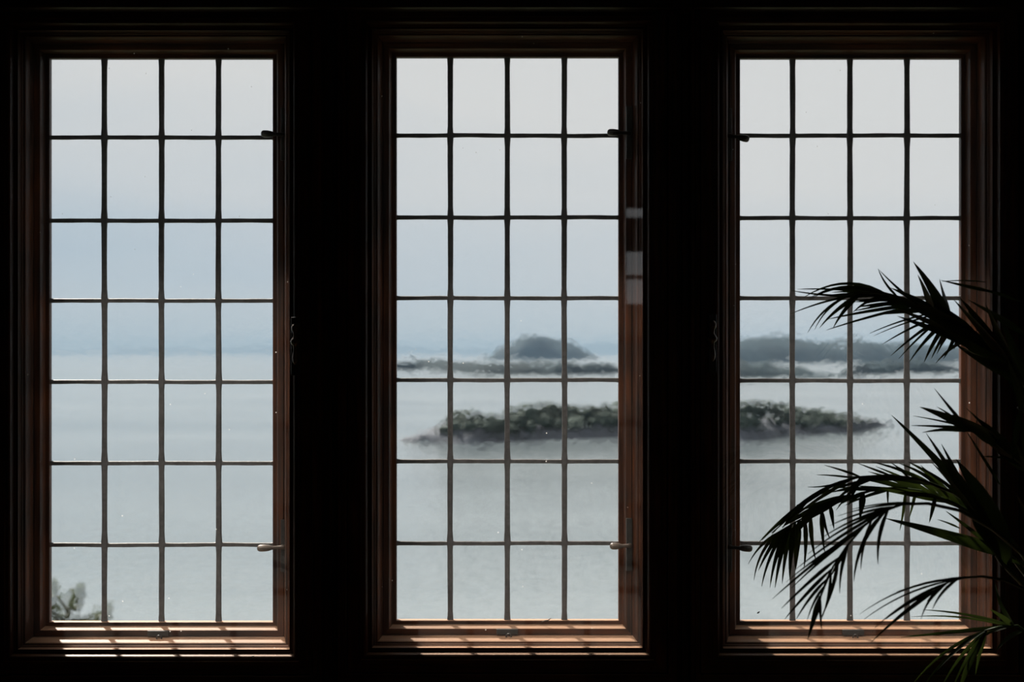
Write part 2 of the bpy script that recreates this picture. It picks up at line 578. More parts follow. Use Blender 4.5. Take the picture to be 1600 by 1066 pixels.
RECTS = []
WLAB = ['dark oak leaded window at the left, the one with a tree showing at its foot',
        'dark oak leaded window in the middle, the peaked island showing through it',
        'dark oak leaded window at the right, palm fronds hanging across it']
for wi, s in enumerate(SPEC):
    a = P(s['rect'][0], s['rect'][3]); b = P(s['rect'][1], s['rect'][2])
    rect = (a.x, b.x, a.z, b.z)
    RECTS.append(rect)
    win = empty('window_%d' % (wi + 1), (0, 0, 0))
    tag(win, WLAB[wi], 'window', None, 'structure')
    link('window_lining', frame_mesh('window_lining', rect, LINING_PROF), [M_WOOD_X, M_WOOD_Z], win)
    link('architrave', frame_mesh('architrave', rect, ARCH_PROF), [M_WOOD_X, M_WOOD_Z], win)
    lead = link('leaded_casement', frame_mesh('leaded_casement', rect, LEAD_PROF), [M_WOOD_X, M_WOOD_Z], win)
    inner = link('inner_casement', frame_mesh('inner_casement', rect, INNER_PROF), [M_WOOD_X, M_WOOD_Z], win)
    # cames
    xs = [P(x, 500).x for x in s['xs']]
    zs = [P(800, y).z for y in s['ys']]
    for k, x in enumerate(xs):
        link('lead_bar', wobble_bar('lead_bar_upright', (x, 0, rect[2] - 0.003), (x, 0, rect[3] + 0.003), 0.0055, 0.0034, True,
                                    wi * 50 + k), M_LEAD, lead)
    for k, z in enumerate(zs):
        link('lead_bar', wobble_bar('lead_bar_cross', (rect[0] - 0.003, 0, z), (rect[1] + 0.003, 0, z), 0.0043, 0.0030, False,
                                    wi * 50 + 20 + k), M_LEAD, lead)
    # lead border round the panel, with lumpy putty
    bd = [(-0.0005, -0.004), (-0.0005, 0.0035), (0.006, 0.0055), (0.006, -0.004)]
    # panes, each its own sheet
    gx = [rect[0]] + xs + [rect[1]]
    gz = [rect[2]] + zs[::-1] + [rect[3]]
    rnd = random.Random(wi + 3)
    for i in range(4):
        for j in range(7):
            w2, h2 = (gx[i + 1] - gx[i]) / 2 - 0.0012, (gz[j + 1] - gz[j]) / 2 - 0.0012
            me = mesh_from('pane', [(-w2, 0, -h2), (w2, 0, -h2), (w2, 0, h2), (-w2, 0, h2)], [(0, 1, 2, 3)])
            o = link('pane', me, M_PANE, lead, ((gx[i] + gx[i + 1]) / 2, 0, (gz[j] + gz[j + 1]) / 2))
            o.rotation_euler = (R(rnd.uniform(-0.9, 0.9)), 0, R(rnd.uniform(-0.6, 0.6)))
    # the inner sheet
    u = 0.0465
    me = mesh_from('glass_sheet', [(rect[0] - u, -0.0645, rect[2] - u), (rect[1] + u, -0.0645, rect[2] - u),
                                   (rect[1] + u, -0.0645, rect[3] + u), (rect[0] - u, -0.0645, rect[3] + u)], [(0, 1, 2, 3)])
    sh = link('glass_sheet', me, M_SHEET, inner)
    sh['label'] = 'single dusty sheet of clear inner glass'
    edge = s['rect'][1] if s['side'] > 0 else s['rect'][0]
    if wi == 0:
        fastener(lead, edge, 211.5, 1, -1.5, False, 18)
        fastener(lead, edge, 854.5, 1, 1.5, True, 24)
        espagnolette(inner, 461, 505, 0.098)
    elif wi == 1:
        fastener(lead, edge, 209, 1, -1, False, 18)
        fastener(lead, edge, 852.5, 1, 0, True, 14)
    else:
        fastener(lead, edge, 212, -1, 7, False, 14)
        fastener(lead, edge, 854.5, -1, 2, False, 19)
        espagnolette(inner, 1113.5, 500, 0.098)
    pull_ring(lead, s['xs'][1], rect[2])

# ------------------------------------------------------------------ room shell
XL, XR, YB, ZC = -2.3, 2.3, -5.5, 2.85
UO = 0.124
holes = [(r[0] - UO, r[1] + UO, r[2] - UO, r[3] + UO) for r in RECTS]
zb = min(h[2] for h in holes); zt = max(h[3] for h in holes)
holes = [(h[0], h[1], zb, zt) for h in holes]
wall = empty('wall_front')
tag(wall, 'dark oak panelled wall holding the three leaded windows', 'wall', None, 'structure')
YW0, YW1 = -0.070, 0.020
link('wall_panel', box_mesh('wall_panel', XL - 0.1, XR + 0.1, YW0, YW1, 0.0, zb), M_WALL, wall)
link('wall_panel', box_mesh('wall_panel', XL - 0.1, XR + 0.1, YW0, YW1, zt, ZC), M_BEAM, wall)
edges = [XL - 0.1] + [e for h in holes for e in (h[0], h[1])] + [XR + 0.1]
for k in range(0, 8, 2):
    x0, x1 = edges[k], edges[k + 1]
    if x1 - x0 > 0.001:
        link('mullion_post', box_mesh('mullion_post', x0, x1, YW0, YW1, zb, zt), M_WALL, wall)
# head beam and dado rail
zbeam = P(800, 16, 0.10).z
link('head_beam', box_mesh('head_beam', XL, XR, -0.12, YW0, zbeam, zbeam + 0.22, 0.006), M_BEAM, wall)
link('dado_rail', box_mesh('dado_rail', XL, XR, -0.105, YW0, zb - 0.06, zb - 0.02, 0.006), M_BEAM, wall)
for k in range(9):
    x = XL + 0.25 + k * 0.51
    link('dado_panel', box_mesh('dado_panel', x - 0.19, x + 0.19, YW0 - 0.02, YW0, 0.16, zb - 0.12, 0.008), M_WALL, wall)


def struct(name, me, mat, label, cat):
    return tag(link(name, me, mat), label, cat, None, 'structure')


struct('wall_left', box_mesh('wall_left', XL - 0.1, XL, YB, YW0, 0, ZC), M_PLASTER, 'shadowed plaster wall left of the windows', 'wall')
struct('wall_right', box_mesh('wall_right', XR, XR + 0.1, YB, YW0, 0, ZC), M_PLASTER, 'shadowed plaster wall right of the windows', 'wall')
struct('ceiling', box_mesh('ceiling', XL - 0.1, XR + 0.1, YB - 0.1, 0.02, ZC, ZC + 0.1), M_PLASTER, 'dim plaster ceiling above the windows', 'ceiling')
struct('floor', box_mesh('floor', XL - 0.1, XR + 0.1, YB - 0.1, 0.02, -0.1, 0), M_FLOOR, 'brown oak floor below the windows', 'floor')
# the wall behind the camera has one small high window, seen only as a reflection in the inner glass
bw = (0.63, 1.18, ZE + 0.27, ZE + 0.88)
wb = empty('wall_back'); tag(wb, 'shadowed plaster wall behind the viewer', 'wall', None, 'structure')
for (x0, x1, z0, z1) in ((XL - .1, bw[0], 0, ZC), (bw[1], XR + .1, 0, ZC), (bw[0], bw[1], 0, bw[2]), (bw[0], bw[1], bw[3], ZC)):
    link('wall_panel', box_mesh('wall_panel', x0, x1, YB - 0.1, YB, z0, z1), M_PLASTER, wb)
w4 = empty('window_4'); tag(w4, 'small high window behind the viewer reflected in the middle glass', 'window', None, 'structure')
for z, h in ((bw[2] + 0.01, 0.012), (bw[3] - 0.012, 0.012), (ZE + 0.70, 0.10), (ZE + 0.45, 0.012)):
    link('sash_bar', box_mesh('sash_bar', bw[0], bw[1], YB - 0.07, YB - 0.03, z - h, z + h), M_WOOD_X, w4)
for x in (bw[0] + 0.02, bw[1] - 0.02):
    link('sash_bar', box_mesh('sash_bar', x - 0.02, x + 0.02, YB - 0.07, YB - 0.03, bw[2], bw[3]), M_WOOD_Z, w4)

# outside of the house: stone below, eaves above that shade the upper part of the windows
struct('wall_outside', box_mesh('wall_outside', -6, 6, 0.02, 0.05, -6.0, zb - 0.01), M_STONE, 'stone house wall below the windows outside', 'wall')
ev = empty('roof_eaves'); tag(ev, 'timber eaves projecting above the windows outside', 'eaves', None, 'structure')
zev = ZE + 0.18 + 1.297 * 0.62
link('soffit_board', box_mesh('soffit_board', -5, 5, 0.02, 0.555, zev, zev + 0.03), M_BEAM, ev)
link('fascia_board', box_mesh('fascia_board', -5, 5, 0.53, 0.555, zev, zev + 0.2), M_BEAM, ev)

# ------------------------------------------------------------------ the sea and the land outside
H_SEA = 18.0
ZS = ZE - H_SEA
sea = mesh_from('sea', [(-45000, 35, ZS), (45000, 35, ZS), (45000, 60000, ZS), (-45000, 60000, ZS)], [(0, 1, 2, 3)])
struct('sea', sea, M_SEA, 'calm pale grey sea beyond the windows', 'sea')
# the garden slope from the house down to the shore
sv, sf = [], []
NX, NY = 40, 24
for j in range(NY + 1):
    for i in range(NX + 1):
        x = -60 + 120 * i / NX
        y = 0.05 + 60 * (j / NY) ** 1.3
        z = ZE - 5.0 - y * 0.27 + 0.35 * mnoise.noise(Vector((x * 0.15, y * 0.15, 0)))
        sv.append((x, y, z))
for j in range(NY):
    for i in range(NX):
        q = j * (NX + 1) + i
        sf.append((q, q + 1, q + NX + 2, q + NX + 1))
struct('garden_slope', mesh_from('garden_slope', sv, sf, True), M_GRASS, 'grassy slope running down to the sea', 'ground')


def interp(pts, x):
    if x <= pts[0][0]: return pts[0][1]
    for (xa, ya), (xb, yb) in zip(pts, pts[1:]):
        if x <= xb:
            t = (x - xa) / (xb - xa)
            t = t * t * (3 - 2 * t)
            return ya + (yb - ya) * t
    return pts[-1][1]


def island_mesh(name, top, water, half_depth, rough, n=150, m=14, seedv=0, scale=1.0):
    """land body: top outline and waterline as pixels; the waterline's drop below the horizon gives its distance"""
    x0, x1 = top[0][0], top[-1][0]
    V, Fc = [], []
    for i in range(n + 1):
        px = x0 + (x1 - x0) * i / n
        wy = interp(water, px)
        d = H_SEA * F / (wy - PY0)
        X = (px - PX0) * d / F
        h = max(0.0, (wy - interp(top, px)) / F * d)
        endf = min(1.0, 6 * i / n + 0.12, 6 * (1 - i / n) + 0.12)
        for j in range(m + 1):
            sgn = -1 + 2 * j / m
            prof = max(0.0, 1 - abs(sgn) ** 2.2) ** 0.75
            y = d - D + (sgn + 0.9) * half_depth * endf
            nz = mnoise.fractal(Vector((X / scale, y / scale, seedv)), 1.0, 2.0, 4)
            z = ZS - 0.02 * h - 0.2 + h * prof * (1 + rough * nz) + 0.02 * h
            V.append((X, y, z))
    for i in range(n):
        for j in range(m):
            q = i * (m + 1) + j
            Fc.append((q, q + m + 1, q + m + 2, q + 1))
    return mesh_from(name, V, Fc, True)


# distant ridge on the left, almost lost in haze
ridge = island_mesh('ridge', [(-260, 551), (-60, 549), (60, 549), (160, 546), (240, 543), (300, 545), (360, 542), (430, 541), (520, 545), (640, 542), (720, 544),
                              (800, 546), (960, 538), (1040, 545), (1200, 548), (1500, 544), (1900, 550)],
                    [(-260, 554.2), (1900, 554.2)], 1500, 0.25, 200, 8, 3.3, 900.0)
struct('distant_ridge', ridge, M_FAR, 'faint hazy ridge along the horizon', 'hills')


def island(name, label, group, top, water, hd, rough, mat, **kw):
    o = link(name, island_mesh(name, top, water, hd, rough, **kw), mat)
    return tag(o, label, 'island', group)


pk = island('peaked_island', 'steep blue-grey peaked island far off in the middle window', 'islands in the sea',
            [(752, 561), (765, 556), (778, 547), (790, 541), (800, 536), (812, 529), (822, 523), (832, 520), (846, 523), (858, 527), (868, 530), (880, 532), (892, 534), (904, 541), (916, 549), (926, 555), (938, 561)],
            [(752, 561.5), (938, 561.5)], 130, 0.10, M_FAR, n=120, seedv=1.7, scale=60)
island('blue_island', 'long blue-grey wooded island far off in the right window', 'islands in the sea',
       [(1020, 560), (1090, 545), (1140, 532), (1165, 529), (1200, 528), (1235, 526), (1262, 530), (1290, 534), (1320, 535), (1345, 530), (1372, 531), (1390, 536), (1420, 533), (1460, 537), (1500, 541), (1560, 548), (1640, 562)],
       [(1020, 566), (1640, 565)], 160, 0.10, M_FAR, n=220, seedv=5.1, scale=50)
island('low_island', 'thin low skerry in front of the peaked island', 'islands in the sea',
       [(560, 575), (600, 567), (640, 563), (690, 563), (720, 566), (760, 567), (800, 568), (830, 566), (880, 567), (920, 569), (946, 568), (965, 573), (1000, 577), (1030, 579)],
       [(560, 577), (660, 576), (760, 584), (860, 584), (1030, 581)], 26, 0.22, M_FAR, n=200, seedv=8.2, scale=12)
island('low_island', 'low grey-green skerry behind the left half of the right window', 'islands in the sea',
       [(1060, 585), (1110, 571), (1160, 566), (1190, 567), (1225, 573), (1255, 575), (1285, 581), (1318, 587)],
       [(1060, 588), (1318, 589)], 24, 0.22, M_FAR, n=120, seedv=2.2, scale=10)
island('low_island', 'dark low skerry half hidden behind the upper palm frond', 'islands in the sea',
       [(1308, 587), (1330, 576), (1350, 566), (1372, 567), (1400, 564), (1430, 562), (1460, 565), (1490, 571), (1512, 577), (1535, 580)],
       [(1308, 588), (1360, 583), (1535, 581)], 24, 0.22, M_FAR, n=120, seedv=4.4, scale=10)

# the nearest island: rock body with a joined cover of scrub and small trees
near_w = [(618, 688), (660, 691), (740, 693), (800, 689), (900, 685), (965, 683), (1060, 686), (1157, 689), (1240, 679), (1325, 676), (1392, 664)]
near_rock = [(618, 687), (640, 680), (665, 672), (700, 664), (740, 662), (790, 666), (830, 664), (880, 658), (930, 655), (965, 655), (1060, 655), (1160, 658), (1230, 656), (1290, 655), (1340, 654), (1365, 655), (1392, 663)]
near_top = [(618, 687), (650, 678), (684, 668), (696, 652), (712, 644), (735, 641), (760, 646), (788, 648), (800, 637), (820, 632), (845, 628), (870, 631), (900, 633), (925, 632), (950, 631), (1000, 627), (1080, 625), (1157, 629), (1185, 626), (1215, 628), (1250, 635), (1280, 641), (1310, 643), (1340, 650), (1365, 654), (1392, 663)]
isl = link('near_island', island_mesh('near_island', near_rock, near_w, 9.0, 0.30, 260, 16, 6.6, 4.0), M_ROCK)
tag(isl, 'rocky island covered in green scrub, nearest of the islands', 'island', 'islands in the sea')


def ico_lists(center, r, rnd):
    bm = bmesh.new()
    bmesh.ops.create_icosphere(bm, subdivisions=2, radius=1.0)
    off = Vector((rnd.uniform(0, 90), rnd.uniform(0, 90), rnd.uniform(0, 90)))
    V = []
    for v in bm.verts:
        k = 1 + 0.45 * mnoise.noise(v.co * 1.7 + off)
        V.append((center[0] + v.co.x * r[0] * k, center[1] + v.co.y * r[1] * k, center[2] + v.co.z * r[2] * k))
    Fc = [tuple(v.index for v in f.verts) for f in bm.faces]
    bm.free()
    return V, Fc


rnd = random.Random(12)
parts = []
for k in range(520):
    px = rnd.uniform(684, 1388)
    wy = interp(near_w, px); d = H_SEA * F / (wy - PY0)
    ht = (wy - interp(near_top, px)) / F * d
    hr = (wy - interp(near_rock, px)) / F * d
    if ht - hr < 0.15: continue
    lift = rnd.uniform(0.15, 1.0)
    r = rnd.uniform(0.5, 1.15) * min(1.0, 0.35 + (ht - hr) / 3.0)
    zc = ZS + hr * 0.75 + (ht - hr * 0.75) * lift - r * 0.85
    yy = d - D + (0.1 + 0.75 * lift) * 9.0 + rnd.uniform(-1, 1)
    parts.append(ico_lists(((px - PX0) * d / F, yy, zc), (r * 1.5, r * 1.3, r), rnd))
V, Fc = join_lists(parts)
cv = link('scrub_cover', mesh_from('scrub_cover', V, Fc, True), M_SCRUB, isl)
cv['kind'] = 'stuff'

# thin sea haze
hz_m, hn, hl, ho = new_mat('sea_haze')
vsn = hn.new('ShaderNodeVolumeScatter')
vsn.inputs['Color'].default_value = (0.46, 0.70, 1.0, 1)
vsn.inputs['Density'].default_value = 2.7e-5
vab = hn.new('ShaderNodeVolumeAbsorption')
vab.inputs['Color'].default_value = (0.1, 0.1, 0.1, 1)
vab.inputs['Density'].default_value = 4.2e-5
vad = hn.new('ShaderNodeAddShader')
hl.new(vsn.outputs[0], vad.inputs[0]); hl.new(vab.outputs[0], vad.inputs[1])
hl.new(vad.outputs[0], ho.inputs['Volume'])
hz = link('sea_haze', box_mesh('sea_haze', -45000, 45000, 70, 59000, ZS - 4, ZS + 420), hz_m)
tag(hz, 'thin grey haze hanging over the sea', 'haze', None, 'stuff')


# ------------------------------------------------------------------ the shrub outside the left window
def shrub():
    dist = 13.0 + D

    def Q(px, py, dd=0.0):
        d = dist + dd
        return Vector(((px - PX0) * d / F, d - D, ZE - (py - PY0) * d / F))
    base = Q(105, 1090)
    root = empty('garden_tree', (0, 0, 0))
    tag(root, 'green leafy tree top seen through the bottom left pane', 'tree')
    gz = ZE - 5.0 - base.y * 0.27 - 0.2
    trunk = [Vector((base.x, base.y, gz)), base, Q(104, 1000), Q(106, 960), Q(105, 953)]
    parts = [tube_verts(trunk, [.09, .06, .035, .025, .018], 8)]
    tips = []
    for pts in ([(105, 955), (100, 946), (93, 938), (88, 928), (85, 918)], [(105, 955), (110, 948), (117, 940), (122, 930), (127, 920)],
                [(104, 985), (118, 972), (135, 967), (152, 962)], [(104, 990), (92, 975), (86, 960), (82, 945)],
                [(106, 970), (112, 955), (120, 948)], [(104, 995), (130, 985), (160, 972), (172, 955)]):
        w = [Q(*p, random.uniform(-.15, .15)) for p in pts]
        parts.append(tube_verts(w, [0.018 - 0.0028 * i for i in range(len(w))], 6))
    V, Fc = join_lists(parts)
    link('trunk', mesh_from('trunk', V, Fc, True), M_BARK, root)
    blobs = [(84, 925, 8, 16, 70), (80, 942, 9, 14, 70), (86, 955, 8, 10, 50), (70, 940, 14, 24, 90), (124, 926, 9, 11, 80), (119, 937, 8, 9, 60),
             (120, 949, 8, 6, 70), (114, 944, 6, 6, 40), (128, 917, 4, 6, 18), (96, 968, 12, 8, 50), (120, 969, 14, 6, 70), (140, 968, 12, 7, 70),
             (155, 964, 9, 8, 50), (170, 952, 5, 11, 36), (166, 966, 8, 9, 40), (110, 985, 50, 10, 160), (86, 912, 5, 6, 16)]
    rn = random.Random(4)
    V, Fc = [], []
    for (bx, by, sx, sy, cnt) in blobs:
        for _ in range(cnt * 2):
            c = Q(bx + rn.gauss(0, sx * 0.5), by + rn.gauss(0, sy * 0.5), rn.gauss(0, 0.12))
            a = Vector((rn.gauss(0, 1), rn.gauss(0, 1), rn.gauss(0, 1))).normalized()
            b = a.cross(Vector((rn.gauss(0, 1), rn.gauss(0, 1), rn.gauss(0, 1)))).normalized()
            L, W = rn.uniform(.022, .040), rn.uniform(.011, .019)
            o = len(V)
            V += [c - a * L, c + b * W, c + a * L, c - b * W]
            Fc.append((o, o + 1, o + 2, o + 3))
    f = link('foliage', mesh_from('foliage', V, Fc), M_SHRUB, root)
    f['kind'] = 'stuff'


shrub()

# ------------------------------------------------------------------ the potted palm
PALM_C = P(1650, 1000, 0.55)
palm = empty('potted_palm', (PALM_C.x, PALM_C.y, 0))
tag(palm, 'dark green potted palm with arching fronds in front of the right window', 'plant')
px_, py_ = PALM_C.x, PALM_C.y


def lathe(name, prof, seg=40):
    V, Fc = [], []
    for r, z in prof:
        for k in range(seg):
            a = 2 * math.pi * k / seg
            V.append((r * math.cos(a), r * math.sin(a), z))
    for i in range(len(prof) - 1):
        for k in range(seg):
            k2 = (k + 1) % seg
            Fc.append((i * seg + k, i * seg + k2, (i + 1) * seg + k2, (i + 1) * seg + k))
    Fc.append(tuple(range(seg - 1, -1, -1)))
    Fc.append(tuple((len(prof) - 1) * seg + k for k in range(seg)))
    return mesh_from(name, V, Fc, True)


link('pot', lathe('pot', [(0.11, 0.0), (0.115, 0.01), (0.15, 0.2), (0.168, 0.29), (0.178, 0.295), (0.180, 0.33), (0.165, 0.335), (0.160, 0.30)]), M_POT, palm)
link('soil', lathe('soil', [(0.159, 0.27), (0.159, 0.295), (0.08, 0.305), (0.01, 0.308)]), M_SOIL, palm)


def bez(a, b, c, t):
    return a * (1 - t) ** 2 + b * (2 * t * (1 - t)) + c * t * t


leaf_rnd = random.Random(21)


def leaflet(frond, bx, by, tx, ty, w, bow, v0, dv=0.0):
    """one lance leaflet: from rachis (bx,by) to its tip (tx,ty) with a bow, real width, folded midrib"""
    # droop: bow > 0 lifts the middle of the leaflet
    A = P(bx, by, v0); T = P(tx, ty, v0 + dv)
    dpx = Vector((tx - bx, ty - by)); L = dpx.length
    if L < 1: return
    nrm = Vector((-dpx.y, dpx.x)) / L
    if nrm.y > 0: nrm = -nrm
    mx, my = (bx + tx) / 2 + nrm.x * bow * 2, (by + ty) / 2 + nrm.y * bow * 2
    B = P(mx, my, v0 + dv * 0.4)
    n = 9
    camp = Vector((0, -D, ZE))
    tw = leaf_rnd.uniform(-0.6, 0.35)
    hw = w * (D - v0) / F * 0.5 * 0.92
    inv = Vector((px_, py_, 0))
    V, Fc = [], []
    for i in range(n + 1):
        t = i / n
        p = bez(A, B, T, t)
        tg = (bez(A, B, T, min(1, t + .02)) - bez(A, B, T, max(0, t - .02))).normalized()
        vd = (camp - p).normalized()
        s = tg.cross(vd).normalized()
        up = s.cross(tg).normalized()
        a = tw + 0.5 * t
        s2 = s * math.cos(a) + up * math.sin(a)
        u2 = up * math.cos(a) - s * math.sin(a)
        ww = hw * min(1.0, 0.35 + 2.6 * t) * (1 - max(0, t - 0.35) / 0.65) ** 0.75 + 0.0003
        p = p - inv
        V += [p - s2 * ww + u2 * ww * 0.28, p, p + s2 * ww + u2 * ww * 0.28]
    for i in range(n):
        q = i * 3
        Fc += [(q, q + 1, q + 4, q + 3), (q + 1, q + 2, q + 5, q + 4)]
    link('leaflet', mesh_from('leaflet', V, Fc, True), M_PALM, frond)


def frond(rach, leaves, v, w0=7.0, w1=2.0, spread=0.10, sd=0):
    """rach: pixel polyline from the crown to the tip; leaves: (bx,by,tx,ty,width,bow)"""
    inv = Vector((px_, py_, 0))
    crown = Vector((px_ + random.uniform(-.05, .05), py_ + random.uniform(-.05, .05), 0.30))
    first = P(*rach[0], v)
    pts = [crown, crown.lerp(first, 0.35) + Vector((0.03, 0, 0.05)), crown.lerp(first, 0.72) + Vector((0.035, 0, 0.05)), first]
    rad = [0.010, 0.008, 0.006, w0 * (D - v) / F / 2]
    m = len(rach)
    for i in range(1, m):
        pts.append(P(*rach[i], v))
        rad.append((w0 + (w1 - w0) * i / (m - 1)) * (D - v) / F / 2)
    fr = link('frond', tube_mesh('frond', [p - inv for p in pts], rad, 8), M_STEM, palm)
    rn = random.Random(sd)
    for lf in leaves:
        # each leaflet starts on the rachis
        best = None
        for (ax, ay), (cx, cy) in zip(rach, rach[1:]):
            dx, dy = cx - ax, cy - ay
            t = max(0, min(1, ((lf[0] - ax) * dx + (lf[1] - ay) * dy) / (dx * dx + dy * dy)))
            q = (ax + dx * t, ay + dy * t)
            dd = math.hypot(q[0] - lf[0], q[1] - lf[1])
            if best is None or dd < best[0]: best = (dd, q)
        bx, by = best[1] if best[0] < 40 else lf[:2]
        leaflet(fr, bx, by, *lf[2:6], v, rn.uniform(-spread, spread))
    return fr


A_L = [(1392, 453, 1254, 466, 5, 21), (1385, 452, 1262, 470, 4, 16), (1375, 454, 1264, 466, 7, 13), (1385, 459, 1236, 454, 5, -5), (1365, 462, 1234, 491, 4, 5),
       (1352, 460, 1280, 513, 8, 6), (1346, 464, 1301, 514, 8, 4), (1332, 461, 1262, 520, 4, 9), (1325, 462, 1273, 515, 3, 7), (1425, 492, 1293, 499, 6, 2), (1425, 500, 1291, 516, 5, 2),
       (1405, 490, 1334, 486, 5, 0), (1398, 486, 1333, 472, 5, 0), (1412, 452, 1372, 420, 4, -4), (1446, 462, 1374, 422, 5, -2), (1392, 458, 1333, 488, 6, 6),
       (1402, 464, 1345, 476, 7, 2), (1482, 474, 1427, 409, 11, 3), (1466, 470, 1434, 429, 12, 2), (1504, 474, 1429, 411, 10, 4), (1505, 470, 1468, 436, 8, 0),
       (1550, 456, 1470, 438, 6, 0), (1595, 472, 1504, 447, 5, 3), (1540, 441, 1472, 440, 2, 2), (1460, 515, 1379, 538, 4, 3), (1450, 510, 1359, 521, 3, 3), (1455, 512, 1365, 525, 3, 3),
       (1464, 518, 1392, 556, 5, 3), (1462, 520, 1404, 561, 4, 2), (1468, 521, 1420, 567, 7, 4), (1470, 524, 1444, 566, 8, 3), (1475, 525, 1455, 561, 8, 2), (1480, 527, 1464, 553, 6, 2),
       (1486, 528, 1474, 561, 7, -2), (1487, 528, 1491, 546, 5, 0), (1514, 538, 1462, 568, 6, 6),
       (1555, 562, 1395, 466, 15, 4), (1562, 562, 1402, 494, 16, 2), (1545, 545, 1400, 482, 16, 2), (1585, 572, 1455, 476, 17, 3), (1602, 562, 1490, 468, 15, 3), (1602, 600, 1470, 512, 22, 2),
       (1622, 622, 1520, 540, 24, 4), (1605, 525, 1512, 468, 12, 2), (1500, 500, 1380, 456, 14, 3), (1520, 520, 1410, 464, 15, 3), (1470, 480, 1392, 450, 12, 3), (1560, 556, 1436, 470, 16, 5), (1575, 560, 1500, 466, 16, 4), (1600, 590, 1512, 486, 18, 4), (1590, 598, 1490, 536, 18, -2), (1540, 540, 1440, 508, 16, -2), (1580, 580, 1505, 545, 18, -3), (1600, 560, 1540, 475, 16, 2), (1530, 530, 1450, 466, 14, 2), (1510, 515, 1440, 462, 12, 2), (1620, 600, 1560, 490, 16, 2), (1420, 470, 1300, 457, 7, 7), (1415, 474, 1318, 471, 6, 3), (1405, 468, 1290, 462, 6, 5), (1380, 462, 1246, 452, 4, 3), (1430, 476, 1340, 480, 8, 3), (1450, 485, 1372, 492, 9, 2)]
frond([(1640, 660), (1600, 598), (1560, 556), (1520, 522), (1480, 498), (1440, 480), (1400, 465), (1370, 457), (1340, 458), (1312, 466)], A_L, 0.42, 9, 2.5, 0.10, 1)

F_L = [(1508, 662, 1460, 607, 6, 0), (1528, 672, 1437, 636, 16, 3), (1512, 670, 1427, 650, 3, 1), (1515, 673, 1424, 665, 5, 1), (1520, 678, 1441, 676, 8, 4), (1502, 650, 1464, 636, 3, 1),
       (1565, 695, 1488, 648, 22, 3), (1605, 725, 1512, 660, 28, 3), (1585, 672, 1510, 638, 7, 2), (1600, 690, 1530, 655, 16, 2), (1562, 757, 1509, 672, 5, 0), (1600, 706, 1531, 713, 4, 1),
       (1610, 745, 1540, 690, 18, 2)]
frond([(1650, 790), (1610, 735), (1570, 702), (1535, 681), (1505, 663), (1480, 648)], F_L, 0.50, 8, 2.5, 0.08, 2)

G_L = [(1478, 785, 1393, 649, 12, 3), (1510, 790, 1447, 677, 10, 2), (1538, 812, 1471, 694, 11, 2), (1560, 900, 1494, 718, 38, 10), (1552, 870, 1478, 716, 28, 4), (1500, 800, 1420, 722, 7, 7),
       (1575, 890, 1512, 735, 30, 14), (1530, 820, 1455, 722, 8, 5), (1545, 850, 1500, 760, 22, 2)]
frond([(1640, 960), (1600, 915), (1565, 880), (1540, 840), (1520, 800), (1506, 765)], G_L, 0.46, 9, 3, 0.08, 3)

H_L = [(1405, 746, 1244, 790, 5, 10), (1340, 746, 1222, 812, 6, 10), (1310, 754, 1204, 838, 6, 8), (1285, 768, 1182, 852, 5, 6), (1330, 750, 1226, 820, 7, 4), (1300, 760, 1236, 806, 8, 3),
       (1345, 742, 1288, 727, 4, 1), (1392, 743, 1338, 723, 4, 0), (1335, 746, 1276, 742, 3, 1), (1320, 752, 1262, 761, 3, -3), (1440, 750, 1362, 722, 5, 3), (1420, 747, 1390, 722, 4, 2), (1470, 762, 1404, 724, 6, 4),
       (1360, 744, 1302, 786, 7, 3), (1345, 746, 1326, 788, 7, 1), (1352, 745, 1306, 798, 6, 2), (1375, 743, 1322, 770, 6, 3), (1280, 772, 1238, 800, 8, 2), (1265, 782, 1222, 826, 8, 2), (1460, 757, 1380, 748, 8, 2),
       (1430, 748, 1350, 752, 8, 2), (1400, 744, 1316, 762, 7, 4), (1245, 800, 1190, 845, 6, 3)]
frond([(1640, 930), (1590, 856), (1540, 804), (1490, 770), (1440, 750), (1390, 743), (1340, 746), (1300, 758), (1262, 783), (1230, 812), (1206, 833)], H_L, 0.36, 7, 1.8, 0.06, 14)

